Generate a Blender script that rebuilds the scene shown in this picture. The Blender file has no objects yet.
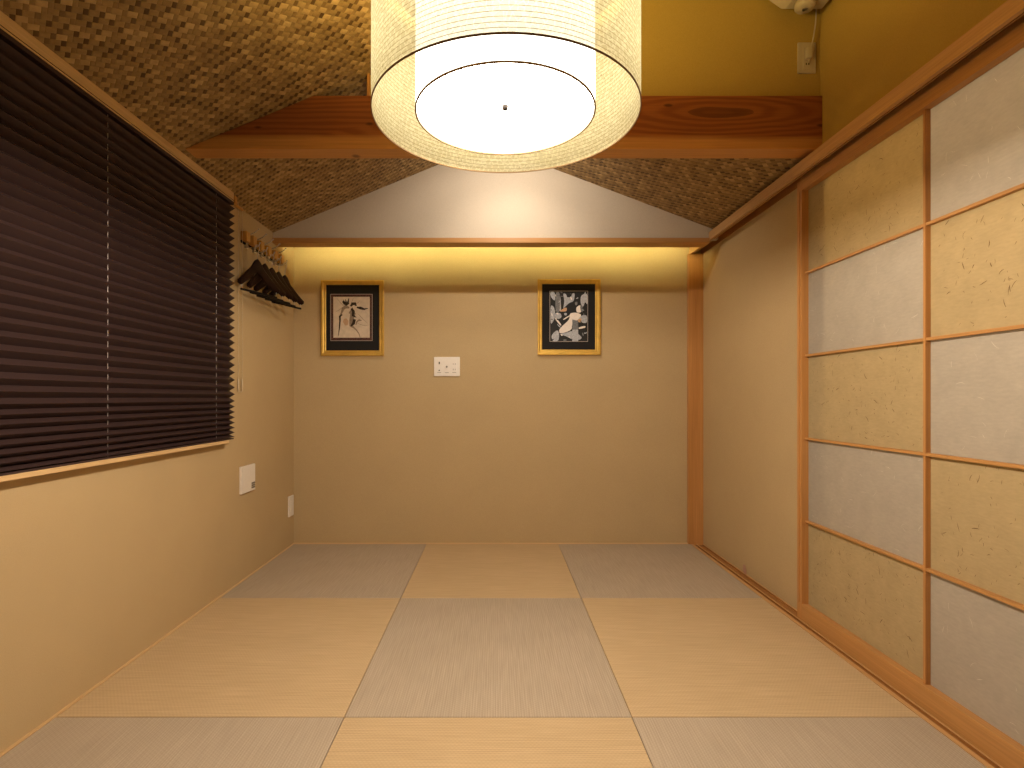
import bpy, bmesh, math, random
from mathutils import Vector

random.seed(7)
SC = bpy.context.scene
COL = SC.collection

# ---------------------------------------------------------------- units
# u : one unit is 6.2 mm; s : depth along the room as a fraction of the distance to the back of the mats
U = 0.0062
F = 555.0                      # focal length in pixels of the 1024 wide frame
YB = F * U                     # distance camera -> back edge of the mats
HC = 146.4 * U                 # camera height above the mats


def W(X, s, z):
    return Vector((X * U, s * YB, z * U + HC))


FLOOR = -146.4                 # mat surface, in u relative to the camera


def ceil_l(X):
    return 235.1 + 0.412 * X


def ceil_r(X):
    return 232.2 - 0.379 * (X + 7.0)


# ---------------------------------------------------------------- material helpers
def new_mat(name):
    m = bpy.data.materials.new(name)
    m.use_nodes = True
    nt = m.node_tree
    return m, nt, nt.nodes, nt.links, nt.nodes['Principled BSDF']


def N(nodes, typ, **kw):
    n = nodes.new(typ)
    for k, v in kw.items():
        setattr(n, k, v)
    return n


def math_node(nt, op, a, b=None, c=None):
    n = nt.nodes.new('ShaderNodeMath')
    n.operation = op
    for i, v in enumerate((a, b, c)):
        if v is None:
            continue
        if isinstance(v, (int, float)):
            n.inputs[i].default_value = v
        else:
            nt.links.new(v, n.inputs[i])
    return n.outputs[0]


def ramp(nt, fac, stops):
    r = nt.nodes.new('ShaderNodeValToRGB')
    el = r.color_ramp.elements
    el[0].position, el[0].color = stops[0][0], (*stops[0][1], 1)
    el[1].position, el[1].color = stops[-1][0], (*stops[-1][1], 1)
    for p, c in stops[1:-1]:
        e = el.new(p)
        e.color = (*c, 1)
    nt.links.new(fac, r.inputs[0])
    return r.outputs[0]


def mixc(nt, fac, a, b, mode='MIX'):
    n = nt.nodes.new('ShaderNodeMix')
    n.data_type = 'RGBA'
    n.blend_type = mode
    for sock, v in ((n.inputs[0], fac), (n.inputs[6], a), (n.inputs[7], b)):
        if isinstance(v, (int, float)):
            sock.default_value = v
        elif isinstance(v, tuple):
            sock.default_value = (*v, 1)
        else:
            nt.links.new(v, sock)
    return n.outputs[2]


def noise(nt, vec, scale, detail=3.0, rough=0.5):
    n = nt.nodes.new('ShaderNodeTexNoise')
    n.inputs['Scale'].default_value = scale
    n.inputs['Detail'].default_value = detail
    n.inputs['Roughness'].default_value = rough
    if vec is not None:
        nt.links.new(vec, n.inputs['Vector'])
    return n.outputs[0]


def objco(nt, scale=(1, 1, 1), which='Object'):
    t = nt.nodes.new('ShaderNodeTexCoord')
    mp = nt.nodes.new('ShaderNodeMapping')
    mp.inputs['Scale'].default_value = scale
    nt.links.new(t.outputs[which], mp.inputs['Vector'])
    return mp.outputs[0]


def bump(nt, h, strength, dist, bsdf):
    b = nt.nodes.new('ShaderNodeBump')
    b.inputs['Strength'].default_value = strength
    b.inputs['Distance'].default_value = dist
    nt.links.new(h, b.inputs['Height'])
    nt.links.new(b.outputs[0], bsdf.inputs['Normal'])


def plain(name, col, rough=0.6, metal=0.0, var=0.06, vscale=60.0, spec=0.4):
    m, nt, nodes, links, b = new_mat(name)
    v = objco(nt)
    n = noise(nt, v, vscale, 3)
    lo = tuple(c * (1 - var) for c in col)
    hi = tuple(min(1, c * (1 + var)) for c in col)
    links.new(ramp(nt, n, [(0.3, lo), (0.7, hi)]), b.inputs['Base Color'])
    b.inputs['Roughness'].default_value = rough
    b.inputs['Metallic'].default_value = metal
    b.inputs['Specular IOR Level'].default_value = spec
    return m


def plaster(name, col, rough=0.9, coat=0.0):
    m, nt, nodes, links, b = new_mat(name)
    v = objco(nt)
    n1 = noise(nt, v, 3.0, 4, 0.6)
    n2 = noise(nt, v, 420.0, 2, 0.6)
    c1 = ramp(nt, n1, [(0.25, tuple(c * 0.965 for c in col)), (0.75, tuple(c * 1.035 for c in col))])
    c2 = ramp(nt, n2, [(0.25, (0.90, 0.89, 0.86)), (0.75, (1.08, 1.08, 1.08))])
    links.new(mixc(nt, 1.0, c1, c2, 'MULTIPLY'), b.inputs['Base Color'])
    b.inputs['Roughness'].default_value = rough
    b.inputs['Specular IOR Level'].default_value = 0.2
    if coat:
        b.inputs['Coat Weight'].default_value = coat
        b.inputs['Coat Roughness'].default_value = 0.42
    bump(nt, n2, 0.25, 0.002, b)
    return m


def wood(name, dark, light, axis, rough=0.45, ring=26.0, coat=0.0):
    """straight grained timber; axis = direction of the grain"""
    m, nt, nodes, links, b = new_mat(name)
    sc = [ring, ring, ring]
    sc[axis] = ring * 0.035
    v = objco(nt, tuple(sc))
    n1 = noise(nt, v, 1.0, 5, 0.6)
    sc2 = [260.0, 260.0, 260.0]
    sc2[axis] = 5.0
    n2 = noise(nt, objco(nt, tuple(sc2)), 1.0, 2)
    c = ramp(nt, n1, [(0.30, dark), (0.70, light)])
    g = ramp(nt, n2, [(0.3, (0.88, 0.86, 0.84)), (0.7, (1.06, 1.06, 1.06))])
    links.new(mixc(nt, 1.0, c, g, 'MULTIPLY'), b.inputs['Base Color'])
    b.inputs['Roughness'].default_value = rough
    b.inputs['Specular IOR Level'].default_value = 0.35
    bump(nt, n2, 0.12, 0.001, b)
    return m


def beam_mat():
    """flat sawn red cedar: nested oval figure, paler sapwood along the lower arris, small knots"""
    m, nt, nodes, links, b = new_mat('red_cedar')
    t = nt.nodes.new('ShaderNodeTexCoord')
    sp = nt.nodes.new('ShaderNodeSeparateXYZ')
    links.new(t.outputs['Object'], sp.inputs[0])
    x, y, z = sp.outputs
    dist = noise(nt, objco(nt, (1.6, 2.0, 9.0)), 1.0, 3, 0.55)
    # ovals centred on two spots along the beam
    def oval(cx, cz, sx):
        dx = math_node(nt, 'MULTIPLY', math_node(nt, 'SUBTRACT', x, cx), sx)
        dz = math_node(nt, 'SUBTRACT', z, cz)
        return math_node(nt, 'SQRT', math_node(nt, 'ADD', math_node(nt, 'MULTIPLY', dx, dx),
                                               math_node(nt, 'MULTIPLY', dz, dz)))
    d = math_node(nt, 'MINIMUM', oval(0.847, 0.142, 0.15), oval(-0.75, 0.30, 0.06))
    d = math_node(nt, 'ADD', d, math_node(nt, 'MULTIPLY', dist, 0.045))
    s = math_node(nt, 'SINE', math_node(nt, 'MULTIPLY', d, 330.0))
    s = math_node(nt, 'MULTIPLY_ADD', s, 0.5, 0.5)
    fine = noise(nt, objco(nt, (3.0, 200.0, 240.0)), 1.0, 2)
    c = ramp(nt, s, [(0.1, (0.24, 0.070, 0.018)), (0.9, (0.32, 0.105, 0.027))])
    core = math_node(nt, 'LESS_THAN', d, 0.040)
    c = mixc(nt, math_node(nt, 'MULTIPLY', core, 0.55), c, (0.105, 0.03, 0.009))
    edge = math_node(nt, 'ADD', z, math_node(nt, 'MULTIPLY_ADD', dist, 0.03, -0.015))
    sap = nt.nodes.new('ShaderNodeMapRange')
    sap.inputs[1].default_value = 0.056
    sap.inputs[2].default_value = 0.036
    links.new(edge, sap.inputs[0])
    c = mixc(nt, math_node(nt, 'MULTIPLY', sap.outputs[0], 0.9), c, (0.58, 0.29, 0.085))
    # knots
    vo = nt.nodes.new('ShaderNodeTexVoronoi')
    vo.inputs['Scale'].default_value = 1.0
    links.new(objco(nt, (3.2, 3.2, 9.0)), vo.inputs['Vector'])
    kn = ramp(nt, vo.outputs['Distance'], [(0.035, (0.35, 0.3, 0.3)), (0.07, (1, 1, 1))])
    c = mixc(nt, 1.0, c, kn, 'MULTIPLY')
    g = ramp(nt, fine, [(0.3, (0.86, 0.84, 0.82)), (0.7, (1.08, 1.08, 1.08))])
    links.new(mixc(nt, 1.0, c, g, 'MULTIPLY'), b.inputs['Base Color'])
    b.inputs['Roughness'].default_value = 0.42
    b.inputs['Specular IOR Level'].default_value = 0.4
    bump(nt, fine, 0.12, 0.001, b)
    return m


def weave_mat():
    """ajiro: flat strips woven two over, one under; UVs are in metres"""
    m, nt, nodes, links, b = new_mat('woven_strip_ceiling')
    w = 0.0150
    t = nt.nodes.new('ShaderNodeTexCoord')
    sp = nt.nodes.new('ShaderNodeSeparateXYZ')
    links.new(t.outputs['UV'], sp.inputs[0])
    k2 = 0.70711 / w
    a = math_node(nt, 'MULTIPLY', math_node(nt, 'ADD', sp.outputs[0], sp.outputs[1]), k2 * 1.20)
    c = math_node(nt, 'MULTIPLY', math_node(nt, 'SUBTRACT', sp.outputs[1], sp.outputs[0]), k2 * 0.72)
    iu = math_node(nt, 'FLOOR', a)
    iv = math_node(nt, 'FLOOR', c)
    fu = math_node(nt, 'FRACT', a)
    fv = math_node(nt, 'FRACT', c)
    q = math_node(nt, 'ADD', iu, iv)
    k = math_node(nt, 'FLOORED_MODULO', q, 3.0)
    weft = math_node(nt, 'LESS_THAN', k, 1.5)
    did = math_node(nt, 'FLOOR', math_node(nt, 'DIVIDE', q, 3.0))
    cm = nt.nodes.new('ShaderNodeCombineXYZ')
    links.new(did, cm.inputs[0])
    links.new(iv, cm.inputs[1])
    wn = nt.nodes.new('ShaderNodeTexWhiteNoise')
    wn.noise_dimensions = '3D'
    links.new(cm.outputs[0], wn.inputs['Vector'])
    rnd = wn.outputs['Value']
    light = ramp(nt, rnd, [(0.0, (0.27, 0.175, 0.070)), (0.60, (0.34, 0.225, 0.092)), (1.0, (0.50, 0.345, 0.155))])
    dark = ramp(nt, rnd, [(0.0, (0.10, 0.054, 0.020)), (0.30, (0.13, 0.074, 0.028)), (0.6, (0.25, 0.157, 0.064)), (1.0, (0.31, 0.205, 0.084))])
    col = mixc(nt, weft, dark, light)
    fib = noise(nt, objco(nt, (60.0, 60.0, 60.0)), 1.0, 3)
    col = mixc(nt, 1.0, col, ramp(nt, fib, [(0.3, (0.87, 0.86, 0.84)), (0.7, (1.08, 1.08, 1.08))]), 'MULTIPLY')
    links.new(col, b.inputs['Base Color'])
    # relief: the strip on top is crowned, and dives at the end of its float
    hv = math_node(nt, 'MULTIPLY', math_node(nt, 'MULTIPLY', fv, math_node(nt, 'SUBTRACT', 1.0, fv)), 4.0)
    fl = math_node(nt, 'DIVIDE', math_node(nt, 'ADD', k, fu), 2.0)
    hl = math_node(nt, 'MULTIPLY', math_node(nt, 'MULTIPLY', fl, math_node(nt, 'SUBTRACT', 1.0, fl)), 4.0)
    hu = math_node(nt, 'MULTIPLY', math_node(nt, 'MULTIPLY', fu, math_node(nt, 'SUBTRACT', 1.0, fu)), 4.0)
    hw = math_node(nt, 'ADD', math_node(nt, 'POWER', hv, 0.4), math_node(nt, 'POWER', math_node(nt, 'MAXIMUM', hl, 0.0), 0.5))
    hd = math_node(nt, 'MULTIPLY', math_node(nt, 'POWER', hu, 0.4), 0.7)
    mx = nt.nodes.new('ShaderNodeMix')
    links.new(weft, mx.inputs[0])
    links.new(hd, mx.inputs[2])
    links.new(hw, mx.inputs[3])
    b.inputs['Roughness'].default_value = 0.55
    b.inputs['Specular IOR Level'].default_value = 0.3
    bump(nt, mx.outputs[0], 0.7, 0.003, b)
    return m


def tatami_mat(name, col, axis):
    m, nt, nodes, links, b = new_mat(name)
    t = nt.nodes.new('ShaderNodeTexCoord')
    sp = nt.nodes.new('ShaderNodeSeparateXYZ')
    links.new(t.outputs['Object'], sp.inputs[0])
    along = sp.outputs[axis]
    across = sp.outputs[1 - axis]
    rib = math_node(nt, 'SINE', math_node(nt, 'MULTIPLY', across, 2 * math.pi / 0.0075))
    stitch = math_node(nt, 'SINE', math_node(nt, 'ADD', math_node(nt, 'MULTIPLY', along, 2 * math.pi / 0.011),
                                             math_node(nt, 'MULTIPLY', math_node(nt, 'FLOOR', math_node(nt, 'DIVIDE', across, 0.0075)), math.pi)))
    h = math_node(nt, 'ADD', rib, math_node(nt, 'MULTIPLY', stitch, 0.6))
    h01 = math_node(nt, 'MULTIPLY_ADD', h, 0.3, 0.5)
    sc = [300.0, 300.0, 50.0]
    sc[axis] = 7.0
    n = noise(nt, objco(nt, tuple(sc)), 1.0, 3)
    n2 = noise(nt, objco(nt), 5.0, 3)
    c = ramp(nt, h01, [(0.0, tuple(v * 0.88 for v in col)), (1.0, tuple(min(1, v * 1.09) for v in col))])
    c = mixc(nt, 1.0, c, ramp(nt, n, [(0.3, (0.90, 0.89, 0.87)), (0.7, (1.08, 1.08, 1.08))]), 'MULTIPLY')
    c = mixc(nt, 1.0, c, ramp(nt, n2, [(0.3, (0.97, 0.97, 0.96)), (0.7, (1.03, 1.03, 1.03))]), 'MULTIPLY')
    links.new(c, b.inputs['Base Color'])
    b.inputs['Roughness'].default_value = 0.62
    b.inputs['Specular IOR Level'].default_value = 0.3
    bump(nt, h01, 0.22, 0.0012, b)
    return m


def paper_mat(name, col, trans=0.45, mottled=0.05):
    m, nt, nodes, links, b = new_mat(name)
    nodes.remove(b)
    v = objco(nt)
    n1 = noise(nt, v, 14.0, 5, 0.65)
    n2 = noise(nt, objco(nt, (90.0, 40.0, 160.0)), 1.0, 3, 0.6)
    c = ramp(nt, n1, [(0.3, tuple(x * (1 - mottled) for x in col)), (0.7, tuple(min(1, x * (1 + mottled)) for x in col))])
    c = mixc(nt, 1.0, c, ramp(nt, n2, [(0.3, (0.94, 0.94, 0.94)), (0.7, (1.04, 1.04, 1.04))]), 'MULTIPLY')
    d = N(nodes, 'ShaderNodeBsdfDiffuse')
    tr = N(nodes, 'ShaderNodeBsdfTranslucent')
    mx = N(nodes, 'ShaderNodeMixShader')
    mx.inputs[0].default_value = trans
    links.new(c, d.inputs[0])
    links.new(c, tr.inputs[0])
    links.new(d.outputs[0], mx.inputs[1])
    links.new(tr.outputs[0], mx.inputs[2])
    links.new(mx.outputs[0], nodes['Material Output'].inputs[0])
    return m


def shade_mat(name, col, trans):
    """lamp paper: translucent, fine dark threads laid round the drum, loose fibre loops and specks"""
    m, nt, nodes, links, b = new_mat(name)
    nodes.remove(b)
    t = nt.nodes.new('ShaderNodeTexCoord')
    sp = nt.nodes.new('ShaderNodeSeparateXYZ')
    links.new(t.outputs['Object'], sp.inputs[0])
    f = math_node(nt, 'FRACT', math_node(nt, 'DIVIDE', sp.outputs[2], 0.0097))
    line = math_node(nt, 'LESS_THAN', f, 0.13)
    vo = nt.nodes.new('ShaderNodeTexVoronoi')
    vo.feature = 'DISTANCE_TO_EDGE'
    vo.inputs['Scale'].default_value = 80.0
    links.new(objco(nt), vo.inputs['Vector'])
    web = ramp(nt, vo.outputs['Distance'], [(0.02, (1.06, 1.06, 1.08)), (0.14, (0.86, 0.835, 0.76))])
    sp_n = noise(nt, objco(nt), 190.0, 2)
    speck = ramp(nt, sp_n, [(0.66, (1, 1, 1)), (0.74, (0.5, 0.44, 0.34))])
    big = noise(nt, objco(nt), 9.0, 4, 0.6)
    c = mixc(nt, 1.0, ramp(nt, big, [(0.3, tuple(x * 0.93 for x in col)), (0.7, col)]), web, 'MULTIPLY')
    c = mixc(nt, 1.0, c, speck, 'MULTIPLY')
    c = mixc(nt, math_node(nt, 'MULTIPLY', line, 0.85), c, (0.36, 0.25, 0.10))
    d = N(nodes, 'ShaderNodeBsdfDiffuse')
    tr = N(nodes, 'ShaderNodeBsdfTranslucent')
    mx = N(nodes, 'ShaderNodeMixShader')
    mx.inputs[0].default_value = trans
    links.new(c, d.inputs[0])
    links.new(c, tr.inputs[0])
    links.new(d.outputs[0], mx.inputs[1])
    links.new(tr.outputs[0], mx.inputs[2])
    tp = N(nodes, 'ShaderNodeBsdfTransparent')
    m2 = N(nodes, 'ShaderNodeMixShader')
    links.new(math_node(nt, 'MULTIPLY_ADD', line, -0.16, 0.17), m2.inputs[0])
    links.new(mx.outputs[0], m2.inputs[1])
    links.new(tp.outputs[0], m2.inputs[2])
    links.new(m2.outputs[0], nodes['Material Output'].inputs[0])
    return m


def emit(name, col, strength):
    m, nt, nodes, links, b = new_mat(name)
    nodes.remove(b)
    e = N(nodes, 'ShaderNodeEmission')
    e.inputs[0].default_value = (*col, 1)
    e.inputs[1].default_value = strength
    links.new(e.outputs[0], nodes['Material Output'].inputs[0])
    return m


# ---------------------------------------------------------------- lighting levels
L_COL = (1.0, 0.83, 0.65)
L_DISC = 20.0
L_SIDE = 4.2
L_TOP = 60.0
L_COVE = 105.0
P_DOWN = 72.0
P_SPOT = 11.5
P_SPILL = 19.0

WALL_C = (0.49, 0.372, 0.208)
M = {
    'wall': plaster('clay_plaster', WALL_C),
    'upper': plaster('amber_lit_plaster', (0.43, 0.30, 0.070)),  # wall plaster with the amber upper light mixed into its colour
    'gable': plaster('pale_paper_panel', (0.59, 0.515, 0.41), 0.7),
    'weave': weave_mat(),
    'beam': beam_mat(),
    'hinoki_y': wood('cypress_lengthwise', (0.45, 0.225, 0.070), (0.53, 0.28, 0.098), 1),
    'hinoki_x': wood('cypress_crosswise', (0.45, 0.225, 0.070), (0.53, 0.28, 0.098), 0),
    'hinoki_z': wood('cypress_upright', (0.46, 0.215, 0.064), (0.55, 0.275, 0.090), 2),
    'pale_y': wood('pale_pine_lengthwise', (0.60, 0.41, 0.20), (0.68, 0.48, 0.25), 1),
    'pale_x': wood('pale_pine_crosswise', (0.60, 0.41, 0.20), (0.68, 0.48, 0.25), 0),
    'mat_beige': tatami_mat('beige_rush', (0.52, 0.390, 0.230), 0),
    'mat_grey': tatami_mat('grey_rush', (0.425, 0.357, 0.275), 1),
    'paper': paper_mat('plain_washi', (0.51, 0.463, 0.388), 0.34),
    'paper_fleck': paper_mat('flecked_washi', (0.52, 0.415, 0.235), 0.30, 0.06),
    'fleck': plain('bark_fleck', (0.16, 0.10, 0.035), 0.9),
    'fleck_pale': plain('pale_fibre', (0.80, 0.76, 0.66), 0.9),
    'shade': shade_mat('fibre_lampshade', (0.95, 0.87, 0.55), 0.46),
    'drum': emit('glowing_inner_shade', (1.0, 0.95, 0.80), L_SIDE),
    'disc': emit('glowing_diffuser', L_COL, L_DISC),
    'lamp_top': emit('glowing_bulbs', (1.0, 0.70, 0.22), L_TOP),
    'cove': emit('glowing_strip', (1.0, 0.91, 0.40), L_COVE),
    'rim': plain('brown_binding', (0.22, 0.13, 0.05), 0.6),
    'bronze': plain('dark_bronze', (0.10, 0.07, 0.04), 0.35, 0.8),
    'pleat': plain('aubergine_blind_fabric', (0.043, 0.022, 0.021), 0.6, 0, 0.25, 900.0, 0.4),
    'cord': plain('pale_cord', (0.62, 0.56, 0.54), 0.6),
    'chain': plain('clear_bead', (0.62, 0.52, 0.36), 0.3),
    'white': plain('white_plastic', (0.78, 0.74, 0.68), 0.4, 0, 0.02),
    'ivory': plain('amber_lit_plastic', (0.48, 0.42, 0.30), 0.45, 0, 0.03),  # white plastic, dim amber light of the upper corner put into its colour
    'dark': plain('dark_slot', (0.02, 0.015, 0.012), 0.6),
    'greyp': plain('grey_plastic', (0.22, 0.19, 0.16), 0.5),
    'gold': plain('gilt_moulding', (0.66, 0.42, 0.09), 0.46, 0.6, 0.10, 25.0),
    'mount': plain('black_mount_board', (0.006, 0.005, 0.005), 0.8),
    'mount_edge': plain('bevelled_mount_edge', (0.42, 0.36, 0.32), 0.7),
    'cream': plain('cream_drawing_paper', (0.62, 0.52, 0.40), 0.9, 0, 0.10, 40.0),
    'ink': plain('sepia_ink', (0.035, 0.022, 0.014), 0.9, 0, 0.4, 200.0),
    'wash': plain('thin_ink_wash', (0.27, 0.20, 0.14), 0.9, 0, 0.2, 100.0),
    'rust': plain('rust_wash', (0.52, 0.33, 0.20), 0.9, 0, 0.1, 100.0),
    'oxblood': plain('marbled_border', (0.075, 0.026, 0.018), 0.7, 0, 0.9, 220.0),
    'pr_black': plain('print_black', (0.005, 0.005, 0.005), 0.5),
    'pr_grey': plain('print_grey', (0.40, 0.42, 0.46), 0.5, 0, 0.25, 120.0),
    'pr_mid': plain('print_mid_grey', (0.16, 0.165, 0.175), 0.5, 0, 0.3, 120.0),
    'pr_pale': plain('print_pale', (0.80, 0.74, 0.68), 0.5, 0, 0.05, 100.0),
    'pr_tan': plain('print_tan', (0.55, 0.33, 0.18), 0.5, 0, 0.1, 100.0),
    'metal': plain('satin_nickel', (0.52, 0.47, 0.40), 0.32, 0.9),
    'rack_wood': plain('rack_block_wood', (0.52, 0.26, 0.055), 0.5, 0, 0.10, 120.0),
    'walnut': wood('dark_walnut', (0.014, 0.0045, 0.002), (0.024, 0.008, 0.0035), 0, 0.5, 40.0),
    'dark_wood': wood('low_bounce_boards', (0.10, 0.055, 0.025), (0.16, 0.09, 0.04), 0),
    'pale_rail': wood('pale_cypress_rail', (0.52, 0.305, 0.125), (0.60, 0.37, 0.165), 1),
    'groove': wood('dark_groove', (0.29, 0.125, 0.032), (0.35, 0.155, 0.042), 1),  # darker wood tone for the groove faces of both rails
    'barrel': plain('black_bar_coating', (0.009, 0.006, 0.005), 0.5),
    'scrap': plain('mauve_paper', (0.45, 0.27, 0.20), 0.8),
    'glass': plain('night_glass', (0.02, 0.02, 0.025), 0.1),
    'hall': plaster('hall_plaster', (0.70, 0.66, 0.58)),
}


for k in ('walnut', 'barrel'):
    M[k].node_tree.nodes['Principled BSDF'].inputs['Specular IOR Level'].default_value = 0.1

# ---------------------------------------------------------------- mesh helpers
class MB:
    def __init__(self):
        self.v, self.f, self.mi, self.uv, self.smooth = [], [], [], [], []

    def add(self, verts, faces, mi=0, uvs=None, smooth=False):
        o = len(self.v)
        self.v += [Vector(p) for p in verts]
        for i, f in enumerate(faces):
            self.f.append([o + k for k in f])
            self.mi.append(mi)
            self.uv.append(uvs[i] if uvs else None)
            self.smooth.append(smooth)
        return self

    def box(self, a, b, mi=0):
        x0, x1 = sorted((a[0], b[0])); y0, y1 = sorted((a[1], b[1])); z0, z1 = sorted((a[2], b[2]))
        v = [(x0, y0, z0), (x1, y0, z0), (x1, y1, z0), (x0, y1, z0), (x0, y0, z1), (x1, y0, z1), (x1, y1, z1), (x0, y1, z1)]
        f = [(0, 3, 2, 1), (4, 5, 6, 7), (0, 1, 5, 4), (1, 2, 6, 5), (2, 3, 7, 6), (3, 0, 4, 7)]
        return self.add(v, f, mi)

    def prism(self, poly, d, mi=0):
        """poly: 3D points of one cap; d: offset to the other cap"""
        n = len(poly)
        d = Vector(d)
        p = [Vector(q) for q in poly]
        nrm = Vector((0, 0, 0))
        for i in range(n):
            nrm += p[i].cross(p[(i + 1) % n])
        if nrm.dot(d) > 0:
            p.reverse()
        v = p + [q + d for q in p]
        f = [tuple(range(n)), tuple(range(2 * n - 1, n - 1, -1))]
        f += [(i, i + n, (i + 1) % n + n, (i + 1) % n)[::1] for i in range(n)]
        return self.add(v, f, mi)

    def tube(self, pts, r, seg=8, mi=0, caps=True):
        pts = [Vector(p) for p in pts]
        rs = r if isinstance(r, (list, tuple)) else [r] * len(pts)
        v, f = [], []
        ref = None
        for i, p in enumerate(pts):
            t = (pts[min(i + 1, len(pts) - 1)] - pts[max(i - 1, 0)]).normalized()
            if ref is None:
                ref = t.orthogonal().normalized()
            ref = (ref - t * ref.dot(t)).normalized()
            bi = t.cross(ref)
            for k in range(seg):
                a = 2 * math.pi * k / seg
                v.append(p + (ref * math.cos(a) + bi * math.sin(a)) * rs[i])
        for i in range(len(pts) - 1):
            for k in range(seg):
                a, b2 = i * seg + k, i * seg + (k + 1) % seg
                f.append((a, b2, b2 + seg, a + seg))
        if caps:
            f.append(tuple(range(seg))[::-1])
            f.append(tuple(range((len(pts) - 1) * seg, len(pts) * seg)))
        return self.add(v, f, mi, smooth=True)

    def lathe(self, prof, c, seg=64, mi=0, axis='z'):
        """prof: list of (radius, height)"""
        c = Vector(c)
        v, f = [], []
        for r, h in prof:
            for k in range(seg):
                a = 2 * math.pi * k / seg
                if axis == 'z':
                    v.append(c + Vector((r * math.cos(a), r * math.sin(a), h)))
                elif axis == 'y':
                    v.append(c + Vector((r * math.cos(a), h, r * math.sin(a))))
                else:
                    v.append(c + Vector((h, r * math.cos(a), r * math.sin(a))))
        for i in range(len(prof) - 1):
            for k in range(seg):
                a, b2 = i * seg + k, i * seg + (k + 1) % seg
                f.append((a, b2, b2 + seg, a + seg))
        return self.add(v, f, mi, smooth=True)

    def disc(self, c, r, seg=64, mi=0):
        c = Vector(c)
        v = [c + Vector((r * math.cos(2 * math.pi * k / seg), r * math.sin(2 * math.pi * k / seg), 0)) for k in range(seg)]
        return self.add(v, [tuple(range(seg))], mi)

    def ball(self, c, r, mi=0, seg=8, rings=5):
        c = Vector(c)
        prof = [(r * math.sin(math.pi * i / rings), -r * math.cos(math.pi * i / rings)) for i in range(rings + 1)]
        prof[0] = (r * 0.02, -r); prof[-1] = (r * 0.02, r)
        return self.lathe(prof, c, seg, mi)


def build(name, mb, mats, parent=None, origin=None, bevel=0.0, seg=2, fixn=True):
    """link the collected shapes as one mesh object; world coordinates in, origin at base (or parent's origin)"""
    if not isinstance(mats, (list, tuple)):
        mats = [mats]
    if parent is not None:
        org = Vector(parent['_o'])
    elif origin is not None:
        org = Vector(origin)
    else:
        lo = [min(v[i] for v in mb.v) for i in range(3)]
        hi = [max(v[i] for v in mb.v) for i in range(3)]
        org = Vector(((lo[0] + hi[0]) / 2, (lo[1] + hi[1]) / 2, lo[2]))
    me = bpy.data.meshes.new(name)
    bm = bmesh.new()
    uvl = bm.loops.layers.uv.new('UVMap')
    vs = [bm.verts.new(v - org) for v in mb.v]
    for f, mi, uv, sm in zip(mb.f, mb.mi, mb.uv, mb.smooth):
        try:
            fa = bm.faces.new([vs[i] for i in f])
        except ValueError:
            continue
        fa.material_index = mi
        fa.smooth = sm
        if uv:
            for l, q in zip(fa.loops, uv):
                l[uvl].uv = q
    if fixn:
        bmesh.ops.recalc_face_normals(bm, faces=bm.faces)
    if bevel > 0:
        eds = [e for e in bm.edges if len(e.link_faces) == 2 and e.calc_face_angle(0) > 0.6]
        bmesh.ops.bevel(bm, geom=eds, offset=bevel, segments=seg, affect='EDGES', profile=0.6, clamp_overlap=True)
    bm.to_mesh(me)
    bm.free()
    for m in mats:
        me.materials.append(m)
    o = bpy.data.objects.new(name, me)
    COL.objects.link(o)
    if parent is not None:
        o.parent = parent
    else:
        o.location = org
    o['_o'] = tuple(org)
    return o


def tag(o, label=None, cat=None, group=None, kind=None):
    if label: o['label'] = label
    if cat: o['category'] = cat
    if group: o['group'] = group
    if kind: o['kind'] = kind
    return o


def thing(name, label, cat, loc, group=None, kind=None):
    o = bpy.data.objects.new(name, None)
    o.empty_display_size = 0.05
    COL.objects.link(o)
    o.location = loc
    o['_o'] = tuple(loc)
    return tag(o, label, cat, group, kind)


def struct(name, mb, mats, **kw):
    return tag(build(name, mb, mats, **kw), kind='structure')


def ubox(mb, X0, X1, s0, s1, z0, z1, mi=0):
    return mb.box(W(X0, s0, z0), W(X1, s1, z1), mi)


# ================================================================ THE ROOM
XL, XR, SB, SF = -204.0, 207.4, 1.008, -0.36
XRU = 203.5                     # upper right wall
XO = 213.0                      # outer face of the right wall
S_IN = 0.628                    # wall above the beam
S_G0, S_G1 = 0.9155, 0.926      # dropped gable panel over the back wall

# floor: sub floor under the mats, level floor in the part behind the camera
mb = MB()
ubox(mb, XL - 6, XO, 0.1868, SB + 0.02, FLOOR - 12, FLOOR - 9.0)
ubox(mb, XL - 6, XO, SF - .02, 0.1864, FLOOR - 12, FLOOR)
struct('floor', mb, M['mat_beige'])

# left wall with the window opening
W0, W1, WZ0, WZ1 = 0.262, 0.742, -29.0, 146.5
mb = MB()
top = ceil_l(XL) + 1.0
for s0, s1, z0, z1 in ((SF, W0, FLOOR - 9, top), (W1, SB + .02, FLOOR - 9, top), (W0, W1, FLOOR - 9, WZ0), (W0, W1, WZ1, top)):
    ubox(mb, XL - 20, XL, s0, s1, z0, z1)
struct('wall_left', mb, M['wall'])

# back wall
mb = MB()
ubox(mb, XL, XO, SB, SB + 0.03, FLOOR - 9, 232)
struct('wall_back', mb, M['wall'])

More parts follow.
